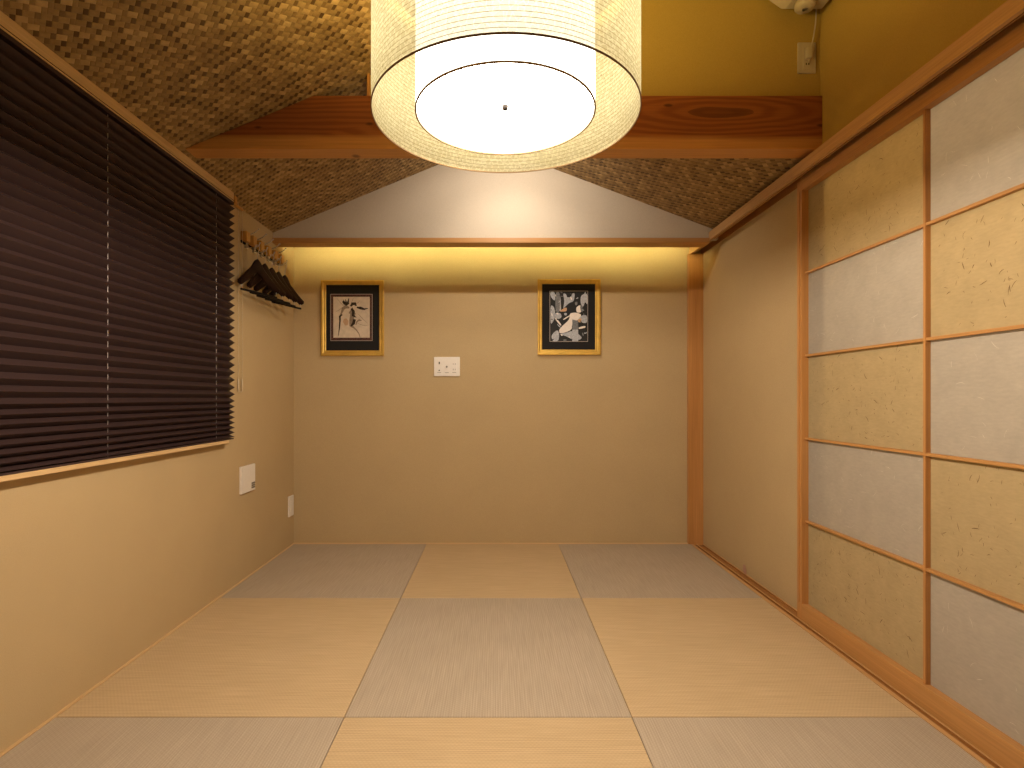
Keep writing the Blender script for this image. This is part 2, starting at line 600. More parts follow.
# right wall: plaster beside the sliding door, pier behind the camera, wall above the head rail
mb = MB()
ubox(mb, XR, XO, 0.625, SB, FLOOR - 1.0, 145.5)
ubox(mb, XR, XO, SF, 0.262, FLOOR - 1.0, 145.5)
struct('wall_right', mb, M['wall'])
mb = MB()
poly = [W(XRU, SF, 150.0), W(XRU, SF, ceil_l(XRU)), W(XRU, S_IN + .02, ceil_l(XRU)), W(XRU, S_IN + .02, 158.0),
        W(XRU, SB, 158.0), W(XRU, SB, 150.0)]
mb.prism(poly, ((XO - XRU) * U, 0, 0))
struct('wall_upper_right', mb, M['upper'])

# wall above the beam
XI = -79.0
mb = MB()
poly = [W(XI, S_IN, 187.5), W(XRU, S_IN, 187.5), W(XRU, S_IN, ceil_l(XRU)), W(XI, S_IN, ceil_l(XI))]
mb.prism(poly, (0, 0.02 * YB, 0))
struct('wall_above_beam', mb, M['upper'])
mb = MB()
poly = [W(XI - 1.6, .6245, 188.3), W(XI, .6245, 188.3), W(XI, .6245, ceil_l(XI)), W(XI - 1.6, .6245, ceil_l(XI - 1.6))]
mb.prism(poly, (0, 0.0245 * YB, 0))
struct('trim_1', mb, M['hinoki_z'])

# unseen wall behind the camera, coloured dark to cut bounced light
mb = MB()
ubox(mb, XL - 20, XO, SF - 0.03, SF, FLOOR - 9, 330)
struct('wall_front', mb, M['dark_wood'])

# woven ceiling: long slope and, behind the beam, the opposite slope
T = 3.0


def slope(fn, Xa, Xb, sa, sb, mb):
    p = [W(Xa, sa, fn(Xa)), W(Xb, sa, fn(Xb)), W(Xb, sb, fn(Xb)), W(Xa, sb, fn(Xa))]
    L = (p[1] - p[0]).length
    D = (p[3] - p[0]).length
    u0, v0 = Xa * U, sa * YB
    uv = [(u0, v0), (u0 + L, v0), (u0 + L, v0 + D), (u0, v0 + D)]
    t = [q + Vector((0, 0, T * U)) for q in p]
    mb.add(p + t, [(0, 1, 2, 3), (7, 6, 5, 4), (0, 4, 5, 1), (1, 5, 6, 2), (2, 6, 7, 3), (3, 7, 4, 0)], 0,
           [uv, uv[::-1], [uv[0], uv[0], uv[1], uv[1]], [uv[1], uv[1], uv[2], uv[2]], [uv[2], uv[2], uv[3], uv[3]], [uv[3], uv[3], uv[0], uv[0]]])


mb = MB()
slope(ceil_l, XL - 4, XO, SF - .02, S_IN + .02, mb)
slope(ceil_l, XL - 4, -7.0, S_IN + .02, SB + .02, mb)
slope(ceil_r, -7.0, XO, S_IN + .02, SB + .02, mb)
struct('ceiling', mb, M['weave'])

# dropped gable panel and the rail under it
mb = MB()
poly = [W(XL, S_G0, 145.0), W(XRU, S_G0, 145.0), W(XRU, S_G0, ceil_r(XRU)), W(-7, S_G0, 232.2), W(XL, S_G0, ceil_l(XL))]
mb.prism(poly, (0, (S_G1 - S_G0) * YB, 0))
struct('wall_gable', mb, M['gable'])
mb = MB()
ubox(mb, XL, 194.8, .912, .9407, 141.3, 145.8)
struct('trim_2', mb, M['hinoki_x'], bevel=0.0015)

# thin timber strips where mats meet the walls
mb = MB()
ubox(mb, XL, -202.1, 0.0, SB, FLOOR - 4, FLOOR + 0.15)
struct('baseboard_left', mb, M['pale_y'], bevel=0.0008)
mb = MB()
ubox(mb, -202.1, 192.6, 1.0008, SB, FLOOR - 4, FLOOR + 0.15)
struct('baseboard_back', mb, M['pale_x'], bevel=0.0008)

# head rail (grooved below) and sill (grooved above) of the sliding doors
def rail(name, prof, groove, s0, s1):
    mb = MB()
    d = Vector((0, (s1 - s0) * YB, 0))
    n = len(prof)
    p = [W(x, s0, z) for x, z in prof]
    v = p + [q + d for q in p]
    mb.add(v, [tuple(range(n))])
    mb.add(v, [tuple(range(2 * n - 1, n - 1, -1))])
    for i in range(n):
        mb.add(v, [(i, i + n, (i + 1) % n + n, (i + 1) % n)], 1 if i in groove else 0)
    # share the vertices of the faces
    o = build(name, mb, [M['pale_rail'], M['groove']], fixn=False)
    bm = bmesh.new(); bm.from_mesh(o.data)
    bmesh.ops.remove_doubles(bm, verts=bm.verts, dist=1e-6)
    bmesh.ops.recalc_face_normals(bm, faces=bm.faces)
    bm.to_mesh(o.data); bm.free()
    return tag(o, kind='structure')


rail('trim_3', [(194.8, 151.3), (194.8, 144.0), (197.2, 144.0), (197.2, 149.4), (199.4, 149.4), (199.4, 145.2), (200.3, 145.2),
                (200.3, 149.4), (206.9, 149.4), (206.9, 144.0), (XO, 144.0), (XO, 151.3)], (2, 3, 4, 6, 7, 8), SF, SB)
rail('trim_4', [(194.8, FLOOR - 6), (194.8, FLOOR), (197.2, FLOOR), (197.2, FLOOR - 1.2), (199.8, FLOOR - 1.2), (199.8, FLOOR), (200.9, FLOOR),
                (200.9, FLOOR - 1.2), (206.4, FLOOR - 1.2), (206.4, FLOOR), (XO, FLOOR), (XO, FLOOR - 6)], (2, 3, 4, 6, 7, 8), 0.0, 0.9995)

# corner post
mb = MB()
ubox(mb, 192.6, XR - .05, .9998, SB, FLOOR - 4, 144.0)
struct('trim_5', mb, M['hinoki_z'], bevel=0.002)

# hall behind the sliding door
mb = MB()
ubox(mb, 330, 334, SF, 1.0, FLOOR, 160)
ubox(mb, XO, 334, SF - .03, SF, FLOOR, 160)
ubox(mb, XO, 334, 1.0, 1.02, FLOOR, 160)
struct('wall_hall', mb, M['hall'])
mb = MB(); ubox(mb, XO, 334, SF, 1.0, FLOOR - 4, FLOOR); struct('floor_hall', mb, M['hinoki_y'])
mb = MB(); ubox(mb, XO, 334, SF, 1.0, 160, 164); struct('ceiling_hall', mb, M['hall'])

# ================================================================ BEAM
bo = W(0, .636, 155.0)
mb = MB()
poly = [W(-194.2, .623, 155.0), W(XRU, .623, 155.0), W(XRU, .623, 188.2), W(-113.6, .623, 188.2)]
mb.prism(poly, (0, 0.0255 * YB, 0))
o = build('ceiling_beam', mb, M['beam'], origin=bo, bevel=0.003)
tag(o, 'red-brown cedar beam spanning the room below the woven ceiling', 'beam')

# ================================================================ MATS
rows = [(1.0, .7309), (.7309, .4584), (.4584, .1870)]
cols = [(-202.0, -69.6), (-69.6, 62.3), (62.3, 194.7)]
lab = [['grey tatami mat in the left back corner of the room', 'beige tatami mat of the back row, at the middle of the back wall',
        'grey tatami mat in the right back corner, beside the timber post'],
       ['large beige tatami mat of the middle row, along the left wall', 'grey tatami mat at the centre of the floor, ringed by beige mats',
        'large beige tatami mat of the middle row, along the sliding door sill'],
       ['grey tatami mat at the lower left corner of the photo, cut by its edge', 'beige tatami mat at the bottom middle of the photo, cut by its edge',
        'grey tatami mat at the lower right corner, beside the door sill']]
for r, (sa, sb) in enumerate(rows):
    for c, (xa, xb) in enumerate(cols):
        grey = (r + c) % 2 == 0
        g = 0.12
        mb = MB()
        ubox(mb, xa + g, xb - g, sb + .0003, sa - .0003, FLOOR - 9.0, FLOOR)
        o = build('tatami_mat', mb, M['mat_grey'] if grey else M['mat_beige'], bevel=0.003, seg=3)
        tag(o, lab[r][c], 'tatami mat', 'tatami mats on the floor')

# ================================================================ WINDOW AND BLIND
mb = MB()
Xc = -196.9
o = thing('window_1', None, None, W(-200, .5, -33.6), kind='structure')
win = o
mb = MB()
poly = [W(XL, .235, 147.1), W(Xc, .235, 147.1), W(Xc, .235, ceil_l(Xc) - .15), W(XL, .235, ceil_l(XL) - .15)]
mb.prism(poly, (0, (.7515 - .235) * YB, 0))
build('head_casing', mb, M['pale_y'], win, bevel=0.001)
mb = MB()
ubox(mb, XL, Xc, .235, .738, -33.6, -31.3)
build('sill', mb, M['pale_y'], win, bevel=0.001)
mb = MB()
for a in ((W0, W0 + .012, WZ0, WZ1), (W1 - .012, W1, WZ0, WZ1), (W0, W1, WZ0, WZ0 + 5), (W0, W1, WZ1 - 5, WZ1), (.496, .508, WZ0, WZ1)):
    ubox(mb, XL - 12, XL - 7, *a)
build('window_frame', mb, M['bronze'], win)
mb = MB()
ubox(mb, XL - 10, XL - 9.4, W0, W1, WZ0, WZ1)
build('pane', mb, M['glass'], win)

blind = thing('pleated_blind', 'dark aubergine pleated blind pulled down over the left wall window', 'blind', W(-198.4, .5, -31))
S_E = .7530
S_S = .240
tips_px = [208.6 + 7.45 * i for i in range(-1, 25)] + [394.3, 401.0, 406.6, 411.9, 417.4, 422.6, 427.6, 432.4, 436.8]
tips = [(397.6 - y) * S_E for y in tips_px]
zs = [(-200.9, 145.2)]
for i, z in enumerate(tips):
    zs.append((-196.7, z))
    zn = tips[i + 1] if i + 1 < len(tips) else -31.0 + 0.2
    zs.append((-200.9, (z + zn) / 2))
mb = MB()
v, f = [], []
for X, z in zs:
    v += [W(X, S_S, z), W(X, S_E, z)]
for i in range(len(zs) - 1):
    f.append((2 * i, 2 * i + 1, 2 * i + 3, 2 * i + 2))
mb.add(v, f)
fab = build('pleated_fabric', mb, M['pleat'], blind, fixn=False)
sm = fab.modifiers.new('thickness', 'SOLIDIFY')
sm.thickness = 0.0006
mb = MB()
ubox(mb, -200.6, -197.2, S_S, S_E, 145.0, 147.0)
build('head_rail', mb, M['pleat'], blind)
mb = MB()
ubox(mb, -200.6, -197.2, S_S, S_E - .001, -31.2, -30.3)
build('bottom_rail', mb, M['pleat'], blind)
for s in (.5118, .7105):
    mb = MB()
    mb.tube([W(-198.7, s, 145), W(-198.7, s, -30.4)], 0.0009, 6)
    build('lift_cord', mb, M['cord'], blind)
# clutch and bead chain at the right hand end
mb = MB()
ubox(mb, -200.8, -196.6, .7535, .7600, 146.5, 152.3)
mb.lathe([(0.001, 0), (0.007, 0), (0.007, 0.128), (0.001, 0.128)], W(-202.2, .7600, 149.6), 20, 0, 'y')
build('clutch', mb, M['rack_wood'], blind, bevel=0.0008)
mb = MB()
for s in (.7850, .7970):
    z = 152.0
    while z > 6.0:
        mb.ball(W(-202.2, s, z), 0.0017, 0, 6, 4)
        z -= 1.0
    mb.tube([W(-202.2, s, 152.0), W(-202.2, s, 6.0)], 0.0006, 5)
mb.tube([W(-202.2, .7850, 152.0), W(-202.2, .7875, 153.0), W(-202.2, .7945, 153.0), W(-202.2, .7970, 152.0)], 0.0012, 6)
mb.tube([W(-202.2, .7850, 6.0), W(-202.2, .7875, 4.5), W(-202.2, .7945, 4.5), W(-202.2, .7970, 6.0)], 0.0012, 6)
ch = build('bead_chain', mb, M['chain'], blind)
for s in (.7850, .7970):
    mb = MB()
    mb.tube([W(-202.2, s, 15.0), W(-202.2, s, 14.5), W(-202.2, s, 5.4), W(-202.2, s, 5.0)], [0.0012, 0.003, 0.003, 0.0015], 8)
    build('chain_joiner', mb, M['chain'], ch)

# ================================================================ SLIDING DOOR
XF, XP, XBK = 201.3, 205.6, 206.3
door = thing('door_1', 'wood framed sliding paper door of chequered plain and flecked panels, right side', 'sliding door',
             W(204, .47, FLOOR), kind='structure')
D0, D1 = .279, .6683            # near and far ends
I0, I1 = .290, .658             # inside of the stiles
ZT, ZB = 143.3, FLOOR - .6
zt, zb = 136.5, -135.8
mb = MB(); ubox(mb, XF, XBK, D0, D1 - .0001, zt, ZT); ubox(mb, 203.2, 205.4, D0 + .001, D1 - .001, ZT - .2, 147.0); build('top_rail', mb, M['hinoki_y'], door, bevel=0.0015)
mb = MB(); ubox(mb, XF, XBK, D0, D1 - .0001, ZB, zb); build('bottom_rail', mb, M['hinoki_y'], door, bevel=0.0015)
mb = MB()
ubox(mb, XF - .02, XBK, I1, .6624, ZB, ZT); ubox(mb, XF + .5, XBK, .6624, .6640, ZB, ZT); ubox(mb, XF - .02, XBK, .6640, D1, ZB, ZT)
build('stile', mb, M['hinoki_z'], door)
mb = MB(); ubox(mb, XF - .02, XBK, D0, I0, ZB, ZT); build('stile', mb, M['hinoki_z'], door, bevel=0.0015)
XM = 203.0
SV = .4741
mb = MB(); ubox(mb, XM, XP - .05, SV - .0013, SV + .0013, zb, zt); build('muntin', mb, M['hinoki_z'], door, bevel=0.0008)
zh = [zt] + [zt + (zb - zt) * k / 5.0 for k in range(1, 5)] + [zb]
for k in range(1, 5):
    mb = MB(); ubox(mb, XM + .25, XP - .05, I0, I1, zh[k] - .75, zh[k] + .75)
    build('muntin', mb, M['hinoki_y'], door, bevel=0.0008)
rnd = random.Random(3)


def fleck(mb, s, z, ln, wd, ang, mi):
    X = XP - .035
    curl = rnd.uniform(-.7, .7)
    pts = []
    p = Vector((s * YB, z * U + HC))
    a = ang
    for i in range(4):
        pts.append(p.copy())
        p = p + Vector((math.cos(a), math.sin(a))) * ln / 3
        a += curl * .5
    v, f = [], []
    for i, q in enumerate(pts):
        n = (pts[min(i + 1, 3)] - pts[max(i - 1, 0)]).normalized()
        n = Vector((-n.y, n.x)) * wd * (1.0 if 0 < i < 3 else 0.4)
        v += [(X * U, q.x + n.x, q.y + n.y), (X * U, q.x - n.x, q.y - n.y)]
    for i in range(3):
        f.append((2 * i, 2 * i + 1, 2 * i + 3, 2 * i + 2))
    mb.add(v, f, mi)


for c, (sa, sb) in enumerate(((SV, I1), (I0, SV))):
    for r in range(5):
        flecked = (r + c) % 2 == 0
        mb = MB()
        ubox(mb, XP, XP + .1, sa, sb, zh[r + 1], zh[r])
        n = 130 if flecked else 26
        for _ in range(n):
            s = rnd.uniform(sa + .008, sb - .008)
            z = rnd.uniform(zh[r + 1] + 2.5, zh[r] - 2.5)
            if flecked:
                big = rnd.random() < .16
                fleck(mb, s, z, rnd.uniform(.012, .026) if big else rnd.uniform(.005, .014),
                      rnd.uniform(.0007, .0012) if big else rnd.uniform(.0003, .0007), rnd.gauss(1.57, .8), 1)
            else:
                fleck(mb, s, z, rnd.uniform(.010, .03), rnd.uniform(.0002, .0005), rnd.uniform(0, 3.1), 1)
        o = build('paper_panel', mb, [M['paper_fleck'], M['fleck']] if flecked else [M['paper'], M['fleck_pale']], door, fixn=False)
        o['label'] = 'beige paper panel with brown bark flecks' if flecked else 'plain greyish white paper panel'

# scrap of paper on the sill
mb = MB()
p = [W(206.9, .8335, FLOOR + .02), W(206.9, .8265, FLOOR + .02), W(206.6, .8250, FLOOR + 3.4), W(206.8, .8300, FLOOR + 7.4), W(206.6, .8352, FLOOR + 7.0), W(206.2, .8345, FLOOR + 3.0)]
mb.prism(p, (-0.0012, 0, 0))
o = build('paper_scrap', mb, M['scrap'])
tag(o, 'tiny mauve scrap standing at the foot of the right plaster wall', 'scrap')

# ================================================================ PENDANT LAMP
LX, LS = 3.5, .3686
R_O, R_I = .2365 * LS * YB, .1598 * LS * YB
ZO, ZI = 102.6, 104.1
lc = W(LX, LS, ZO)
lamp = thing('pendant_lamp', 'glowing double drum pendant lamp of fibre paper hanging from the ceiling', 'lamp', lc)
H = 0.36
mb = MB()
mb.lathe([(R_O, 0), (R_O, H * .25), (R_O, H * .5), (R_O, H * .75), (R_O, H)], lc, 128)
osh = build('outer_shade', mb, M['shade'], lamp, fixn=False)
for h in (0.0, H):
    mb = MB()
    pts = [(R_O - .0012, h - .0016), (R_O + .0012, h - .0016), (R_O + .0012, h + .0016), (R_O - .0012, h + .0016), (R_O - .0012, h - .0016)]
    mb.lathe(pts, lc, 128)
    build('rim_binding', mb, M['rim'], osh)
ic = W(LX - 0.15, LS, ZI)
HI = 0.30
RECESS = 0.021
mb = MB()
mb.lathe([(R_I, 0), (R_I, HI * .5), (R_I, HI)], ic, 96)
ish = build('inner_shade', mb, M['drum'], lamp, fixn=False)
mb = MB()
pts = [(R_I - .0020, -.0018), (R_I + .0016, -.0018), (R_I + .0016, .0014), (R_I - .0020, .0014), (R_I - .0020, -.0018)]
mb.lathe(pts, ic, 96)
build('rim_binding', mb, M['rim'], ish)
mb = MB()
mb.disc(ic + Vector((0, 0, RECESS)), R_I - .0015, 96)
df = build('diffuser', mb, M['disc'], lamp, fixn=False)
mb = MB()
mb.lathe([(.0003, -.010), (.0045, -.0095), (.0072, -.006), (.0072, -.003), (.0078, -.0015), (.0078, .0015)], ic + Vector((0, 0, RECESS)), 20)
build('knob', mb, M['dark'], df)
mb = MB(); mb.disc(ic + Vector((0, 0, HI)), R_I - .001, 96)
build('bulb_cover', mb, M['lamp_top'], lamp, fixn=False)
# spider, suspension rod and ceiling rose
zc = (ceil_l(LX) * U + HC) - lc.z
mb = MB()
for k in range(3):
    a = k * 2 * math.pi / 3 + .4
    mb.tube([lc + Vector((0, 0, H - .004)), lc + Vector((R_O * math.cos(a), R_O * math.sin(a), H - .004))], .002, 8)
build('spider', mb, M['bronze'], lamp)
mb = MB(); mb.tube([ic + Vector((0, 0, HI + .001)), lc + Vector((0, 0, zc - .02))], .004, 10)
build('suspension_cord', mb, M['bronze'], lamp)
mb = MB(); mb.lathe([(.001, -.04), (.05, -.035), (.055, -.03), (.055, 0.012), (.001, .012)], lc + Vector((0, 0, zc)), 32)
build('ceiling_rose', mb, M['bronze'], lamp)

# ================================================================ COVE LIGHT
mb = MB()
mb.tube([W(-195, .9300, 150.1), W(188, .9300, 150.1)], 0.0045, 10)
cv = thing('cove_light', 'warm strip light glowing down the back wall from behind the rail', 'strip light', W(-3, .930, 145.8))
build('light_strip', mb, M['cove'], cv)
mb = MB(); ubox(mb, -195, 188, .9272, .9330, 145.8, 149.3); build('mounting_base', mb, M['white'], cv)

# ================================================================ PICTURES
SW = SB                          # wall plane


def bw(x, y, s=SB):
    """point of the back wall seen at this place, as (X, z)"""
    return ((x - 496.0) * s, (397.6 - y) * s)


def ribbon(mb, pts, wid, s, mi):
    """brush stroke lying on the picture; pts in picture units"""
    P = [Vector(bw(*p)) for p in pts]
    v, f = [], []
    n = len(P)
    for i in range(n):
        t = (P[min(i + 1, n - 1)] - P[max(i - 1, 0)]).normalized()
        nn = Vector((-t.y, t.x)) * wid[i] * .66
        v += [W(P[i].x + nn.x, s, P[i].y + nn.y), W(P[i].x - nn.x, s, P[i].y - nn.y)]
    for i in range(n - 1):
        f.append((2 * i, 2 * i + 1, 2 * i + 3, 2 * i + 2))
    mb.add(v, f, mi)


def soft(pts, n=2):
    for _ in range(n):
        q = []
        for i in range(len(pts)):
            a, b = pts[i], pts[(i + 1) % len(pts)]
            q += [(a[0] * .78 + b[0] * .22, a[1] * .78 + b[1] * .22), (a[0] * .22 + b[0] * .78, a[1] * .22 + b[1] * .78)]
        pts = q
    return pts


def patch(mb, pts, s, mi):
    mb.add([W(*(lambda q: (q[0], s, q[1]))(bw(*p))) for p in pts], [tuple(range(len(pts)))], mi)


def frame_picture(label, outer, inner, pic, art):
    x0, x1, y0, y1 = outer
    (X0, Z1), (X1, Z0) = bw(x0, y0, 1.0), bw(x1, y1, 1.0)
    t = thing('framed_picture', label, 'picture', W((X0 + X1) / 2, SB, Z0), 'framed pictures on the back wall')
    ix0, ix1, iy0, iy1 = inner
    (A0, B1), (A1, B0) = bw(ix0, iy0, 1.0), bw(ix1, iy1, 1.0)
    # moulding with a stepped, hollow profile: (t across 0 outer..1 inner, depth towards the room)
    prof = [(0, 0.0), (0, .0195), (.10, .0215), (.28, .0215), (.42, .0175), (.62, .0150), (.80, .0155), (.86, .0135), (1.0, .0115), (1.0, .004)]
    mb = MB()
    v, f = [], []
    for tt, d in prof:
        a0 = X0 + (A0 - X0) * tt; a1 = X1 + (A1 - X1) * tt
        b0 = Z0 + (B0 - Z0) * tt; b1 = Z1 + (B1 - Z1) * tt
        for (x, z) in ((a0, b0), (a1, b0), (a1, b1), (a0, b1)):
            q = W(x, SB, z); q.y -= d
            v.append(q)
    for i in range(len(prof) - 1):
        for k in range(4):
            a, b2 = i * 4 + k, i * 4 + (k + 1) % 4
            f.append((a, b2, b2 + 4, a + 4))
    mb.add(v, f)
    build('frame', mb, M['gold'], t)
    dy = .0065 / YB
    mb = MB(); ubox(mb, A0 - .3, A1 + .3, SB - dy, SB, B0 - .3, B1 + .3)
    build('mount', mb, M['mount'], t)
    px0, px1, py0, py1 = pic
    (C0, E1), (C1, E0) = bw(px0, py0), bw(px1, py1)
    mb = MB()
    w = .45
    for a in ((C0, C1, E0, E0 + w), (C0, C1, E1 - w, E1), (C0, C0 + w, E0, E1), (C1 - w, C1, E0, E1)):
        ubox(mb, a[0], a[1], SB - dy - .0003, SB - dy, a[2], a[3])
    build('mount_edge', mb, M['mount_edge'], t)
    s = SB - dy - .00006
    art(t, s, (px0, px1, py0, py1))


def art_ink(t, s, r):
    mb = MB()
    e = .00006
    patch(mb, [(r[0], r[2]), (r[1], r[2]), (r[1], r[3]), (r[0], r[3])], s, 0)           # marbled border
    patch(mb, [(333.6, 297), (370.0, 297), (370.0, 337.8), (333.6, 337.8)], s - e, 1)   # cream sheet
    z = lambda x, y: (328 + x / 13.96, 290 + y / 13.96)
    g = s - 2 * e
    # loose gestural strokes
    ribbon(mb, [z(*p) for p in ((300, 250), (250, 235), (215, 265), (190, 330), (160, 390))], [1.2, 3.0, 2.2, 1.3, .8], g, 3)
    ribbon(mb, [z(*p) for p in ((205, 345), (170, 370), (172, 430), (165, 520), (148, 650))], [.8, 1.6, 1.2, 1.0, .3], g - e, 2)
    ribbon(mb, [z(*p) for p in ((210, 160), (235, 185), (265, 200), (300, 190))], [1.4, 2.4, 2.6, .6], g - e, 2)
    ribbon(mb, [z(*p) for p in ((232, 190), (222, 140))], [1.2, .3], g - e, 2)
    ribbon(mb, [z(*p) for p in ((262, 190), (248, 132))], [1.3, .3], g - e, 2)
    ribbon(mb, [z(*p) for p in ((280, 190), (296, 118))], [1.7, .4], g - e, 2)
    ribbon(mb, [z(*p) for p in ((320, 230), (345, 195), (385, 195), (400, 225))], [1.2, 2.4, 2.4, .8], g - e, 2)
    ribbon(mb, [z(*p) for p in ((300, 330), (345, 270), (352, 330), (330, 420), (330, 500), (350, 525))], [1.2, 3.2, 4.2, 3.0, 3.0, 1.0], g, 3)
    ribbon(mb, [z(*p) for p in ((330, 260), (360, 300), (352, 360), (400, 385))], [1.4, 2.2, 2.0, .4], g - e, 2)
    ribbon(mb, [z(*p) for p in ((375, 410), (360, 470), (325, 505))], [2.2, 2.4, 1.0], g - e, 2)
    ribbon(mb, [z(*p) for p in ((405, 245), (460, 255), (510, 270), (562, 258))], [1.0, 2.2, 1.4, .4], g - e, 2)
    ribbon(mb, [z(*p) for p in ((345, 510), (400, 560), (435, 610), (455, 672))], [1.4, 1.0, .7, .4], g - e, 3)
    ribbon(mb, [z(*p) for p in ((392, 490), (410, 440), (440, 422), (475, 428))], [.6, 1.2, 1.4, .3], g - e, 3)
    ribbon(mb, [z(*p) for p in ((245, 400), (250, 440), (262, 495))], [2.0, 4.2, 2.0], g, 4)
    for a, b2 in (((210, 240), (110, 310)), ((220, 220), (130, 120)), ((330, 180), (360, 110)), ((390, 200), (450, 150)), ((430, 340), (560, 470)), ((420, 470), (560, 500))):
        ribbon(mb, [z(*a), z((a[0] + b2[0]) / 2, (a[1] + b2[1]) / 2 + 8), z(*b2)], [.3, .3, .15], g - e, 3)
    build('drawing', mb, [M['oxblood'], M['cream'], M['ink'], M['wash'], M['rust']], t, fixn=False)


def art_print(t, s, r):
    mb = MB()
    e = .00006
    patch(mb, [(r[0], r[2]), (r[1], r[2]), (r[1], r[3]), (r[0], r[3])], s, 0)
    z = lambda x, y: (546 + x / 12.8, 286 + y / 12.8)
    P = lambda lst, mi, k=1: patch(mb, [z(*p) for p in (lst if k == 4 else soft(lst))], s - k * e, mi)
    P([(55, 75), (110, 75), (118, 190), (90, 180), (55, 130)], 1)
    P([(118, 75), (178, 75), (178, 340), (118, 340)], 2)
    P([(180, 110), (195, 330), (165, 325), (178, 200)], 1)
    P([(55, 240), (105, 270), (120, 400), (70, 490), (55, 470)], 1)
    P([(120, 340), (190, 350), (200, 410), (140, 430), (100, 400)], 1)
    P([(215, 90), (260, 110), (265, 150), (320, 145), (335, 95), (368, 95), (355, 200), (300, 215), (250, 260), (215, 300), (235, 200)], 1)
    P([(160, 330), (268, 330), (262, 270), (205, 300)], 4, 2)
    P([(230, 345), (270, 350), (262, 380), (235, 378)], 1)
    P([(440, 130), (500, 95), (530, 110), (530, 250), (500, 200), (470, 280), (440, 230)], 1)
    P([(365, 210), (400, 200), (400, 240), (375, 255)], 2)
    P([(385, 275), (430, 245), (465, 270), (450, 340), (400, 345), (385, 320)], 3, 2)
    P([(430, 250), (475, 270), (470, 340), (445, 335)], 2, 3)
    P([(300, 350), (385, 340), (460, 370), (400, 440), (330, 490), (330, 560), (240, 600), (170, 610), (165, 560), (210, 510), (300, 430)], 3, 2)
    P([(215, 425), (300, 375), (305, 388), (222, 440)], 3)
    P([(380, 430), (470, 370), (525, 380), (525, 480), (440, 470)], 1)
    P([(395, 440), (455, 405), (450, 460), (420, 470)], 4, 2)
    P([(120, 400), (200, 500), (185, 515), (110, 420)], 3)
    P([(65, 630), (140, 560), (170, 600), (160, 710), (80, 710)], 1)
    P([(170, 615), (260, 600), (340, 570), (460, 650), (440, 690), (340, 690), (270, 650)], 1)
    P([(335, 430), (410, 450), (410, 560), (335, 560)], 2, 4)
    P([(335, 560), (410, 560), (410, 710), (335, 710)], 1, 4)
    P([(415, 530), (500, 510), (505, 535), (418, 555)], 3)
    rr = random.Random(11)
    for _ in range(46):
        x, y = rr.uniform(60, 515), rr.uniform(80, 700)
        if 200 < x < 440 and 300 < y < 580:
            continue
        a, w, h = rr.uniform(0, 3.1), rr.uniform(10, 34), rr.uniform(5, 12)
        ca, sa = math.cos(a), math.sin(a)
        q = [(x + ca * dx - sa * dy, y + sa * dx + ca * dy) for dx, dy in ((-w, 0), (0, h), (w, 0), (0, -h))]
        q = [(min(max(px, 54), 526), min(max(py, 74), 708)) for px, py in q]
        P(q, rr.choice((0, 0, 1, 1, 2, 3)), 3)
    build('print', mb, [M['pr_black'], M['pr_grey'], M['pr_mid'], M['pr_pale'], M['pr_tan']], t, fixn=False)


frame_picture('gold framed sepia ink sketch on black mount, left of the socket plate', (320.4, 383.3, 279.8, 355.6), (325.2, 378.6, 284.3, 350.2),
              (330.8, 372.7, 294.2, 341.0), art_ink)
frame_picture('gold framed black and white print on black mount, right of the socket plate', (537.8, 601.0, 278.8, 354.8), (542.3, 595.7, 283.4, 349.4),
              (549.5, 587.8, 291.0, 341.8), art_print)

# ================================================================ PLATES ON THE WALLS
t = thing('socket_plate', 'wide white plate of sockets between the two framed pictures', 'socket plate', W(*(lambda q: (q[0], SB, q[1]))(bw(447, 376.3))))


def bbox_w(x0, x1, y0, y1, d0, d1, mb):
    (X0, Z1), (X1, Z0) = bw(x0, y0), bw(x1, y1)
    a = W(X0, SB, Z0); b2 = W(X1, SB, Z1)
    mb.box((a.x, SB * YB - d0, a.z), (b2.x, SB * YB - d1, b2.z))


mb = MB(); bbox_w(434.1, 459.9, 357.0, 376.2, 0, .008, mb); build('plate', mb, M['white'], t, bevel=0.0025)
for cx in (439.4, 446.9, 454.3):
    mb = MB(); bbox_w(cx - 2.3, cx + 2.3, 359.8, 372.2, .004, .0095, mb); ins = build('insert', mb, M['white'], t, bevel=0.0006)
    mb = MB()
    if cx < 440:
        bbox_w(cx - .6, cx + .6, 361.9, 364.3, .009, .0102, mb)
        build('port', mb, M['dark'], ins)
        mb = MB()
        q = bw(cx, 370.5)
        mb.lathe([(.0001, -.0104), (.0042, -.0104), (.0042, -.009)], W(q[0], SB, q[1]), 14, 0, 'y')
        build('port', mb, M['dark'], ins)
    elif cx < 450:
        q = bw(cx, 366.8)
        mb.lathe([(.0012, -.010), (.0012, -.016), (.0048, -.016), (.0058, -.012), (.0058, -.009)], W(q[0], SB, q[1]), 16, 0, 'y')
        build('aerial_socket', mb, M['greyp'], ins)
    else:
        for yy in (364.1, 369.5):
            for dx in (-1.0, 1.0):
                mb = MB()
                bbox_w(cx + dx - .22, cx + dx + .22, yy - .7, yy + .7, .009, .0100, mb)
                build('slot', mb, M['greyp'], ins)
    mb = MB(); bbox_w(cx - 1.9, cx + 1.9, 372.5, 372.9, .0075, .0083, mb); build('marking', mb, M['greyp'], ins)


def lbox(mb, s0, s1, z0, z1, d0, d1):
    a = W(XL, s0, z0); b2 = W(XL, s1, z1)
    mb.box((a.x + d0, a.y, a.z), (b2.x + d1, b2.y, b2.z))


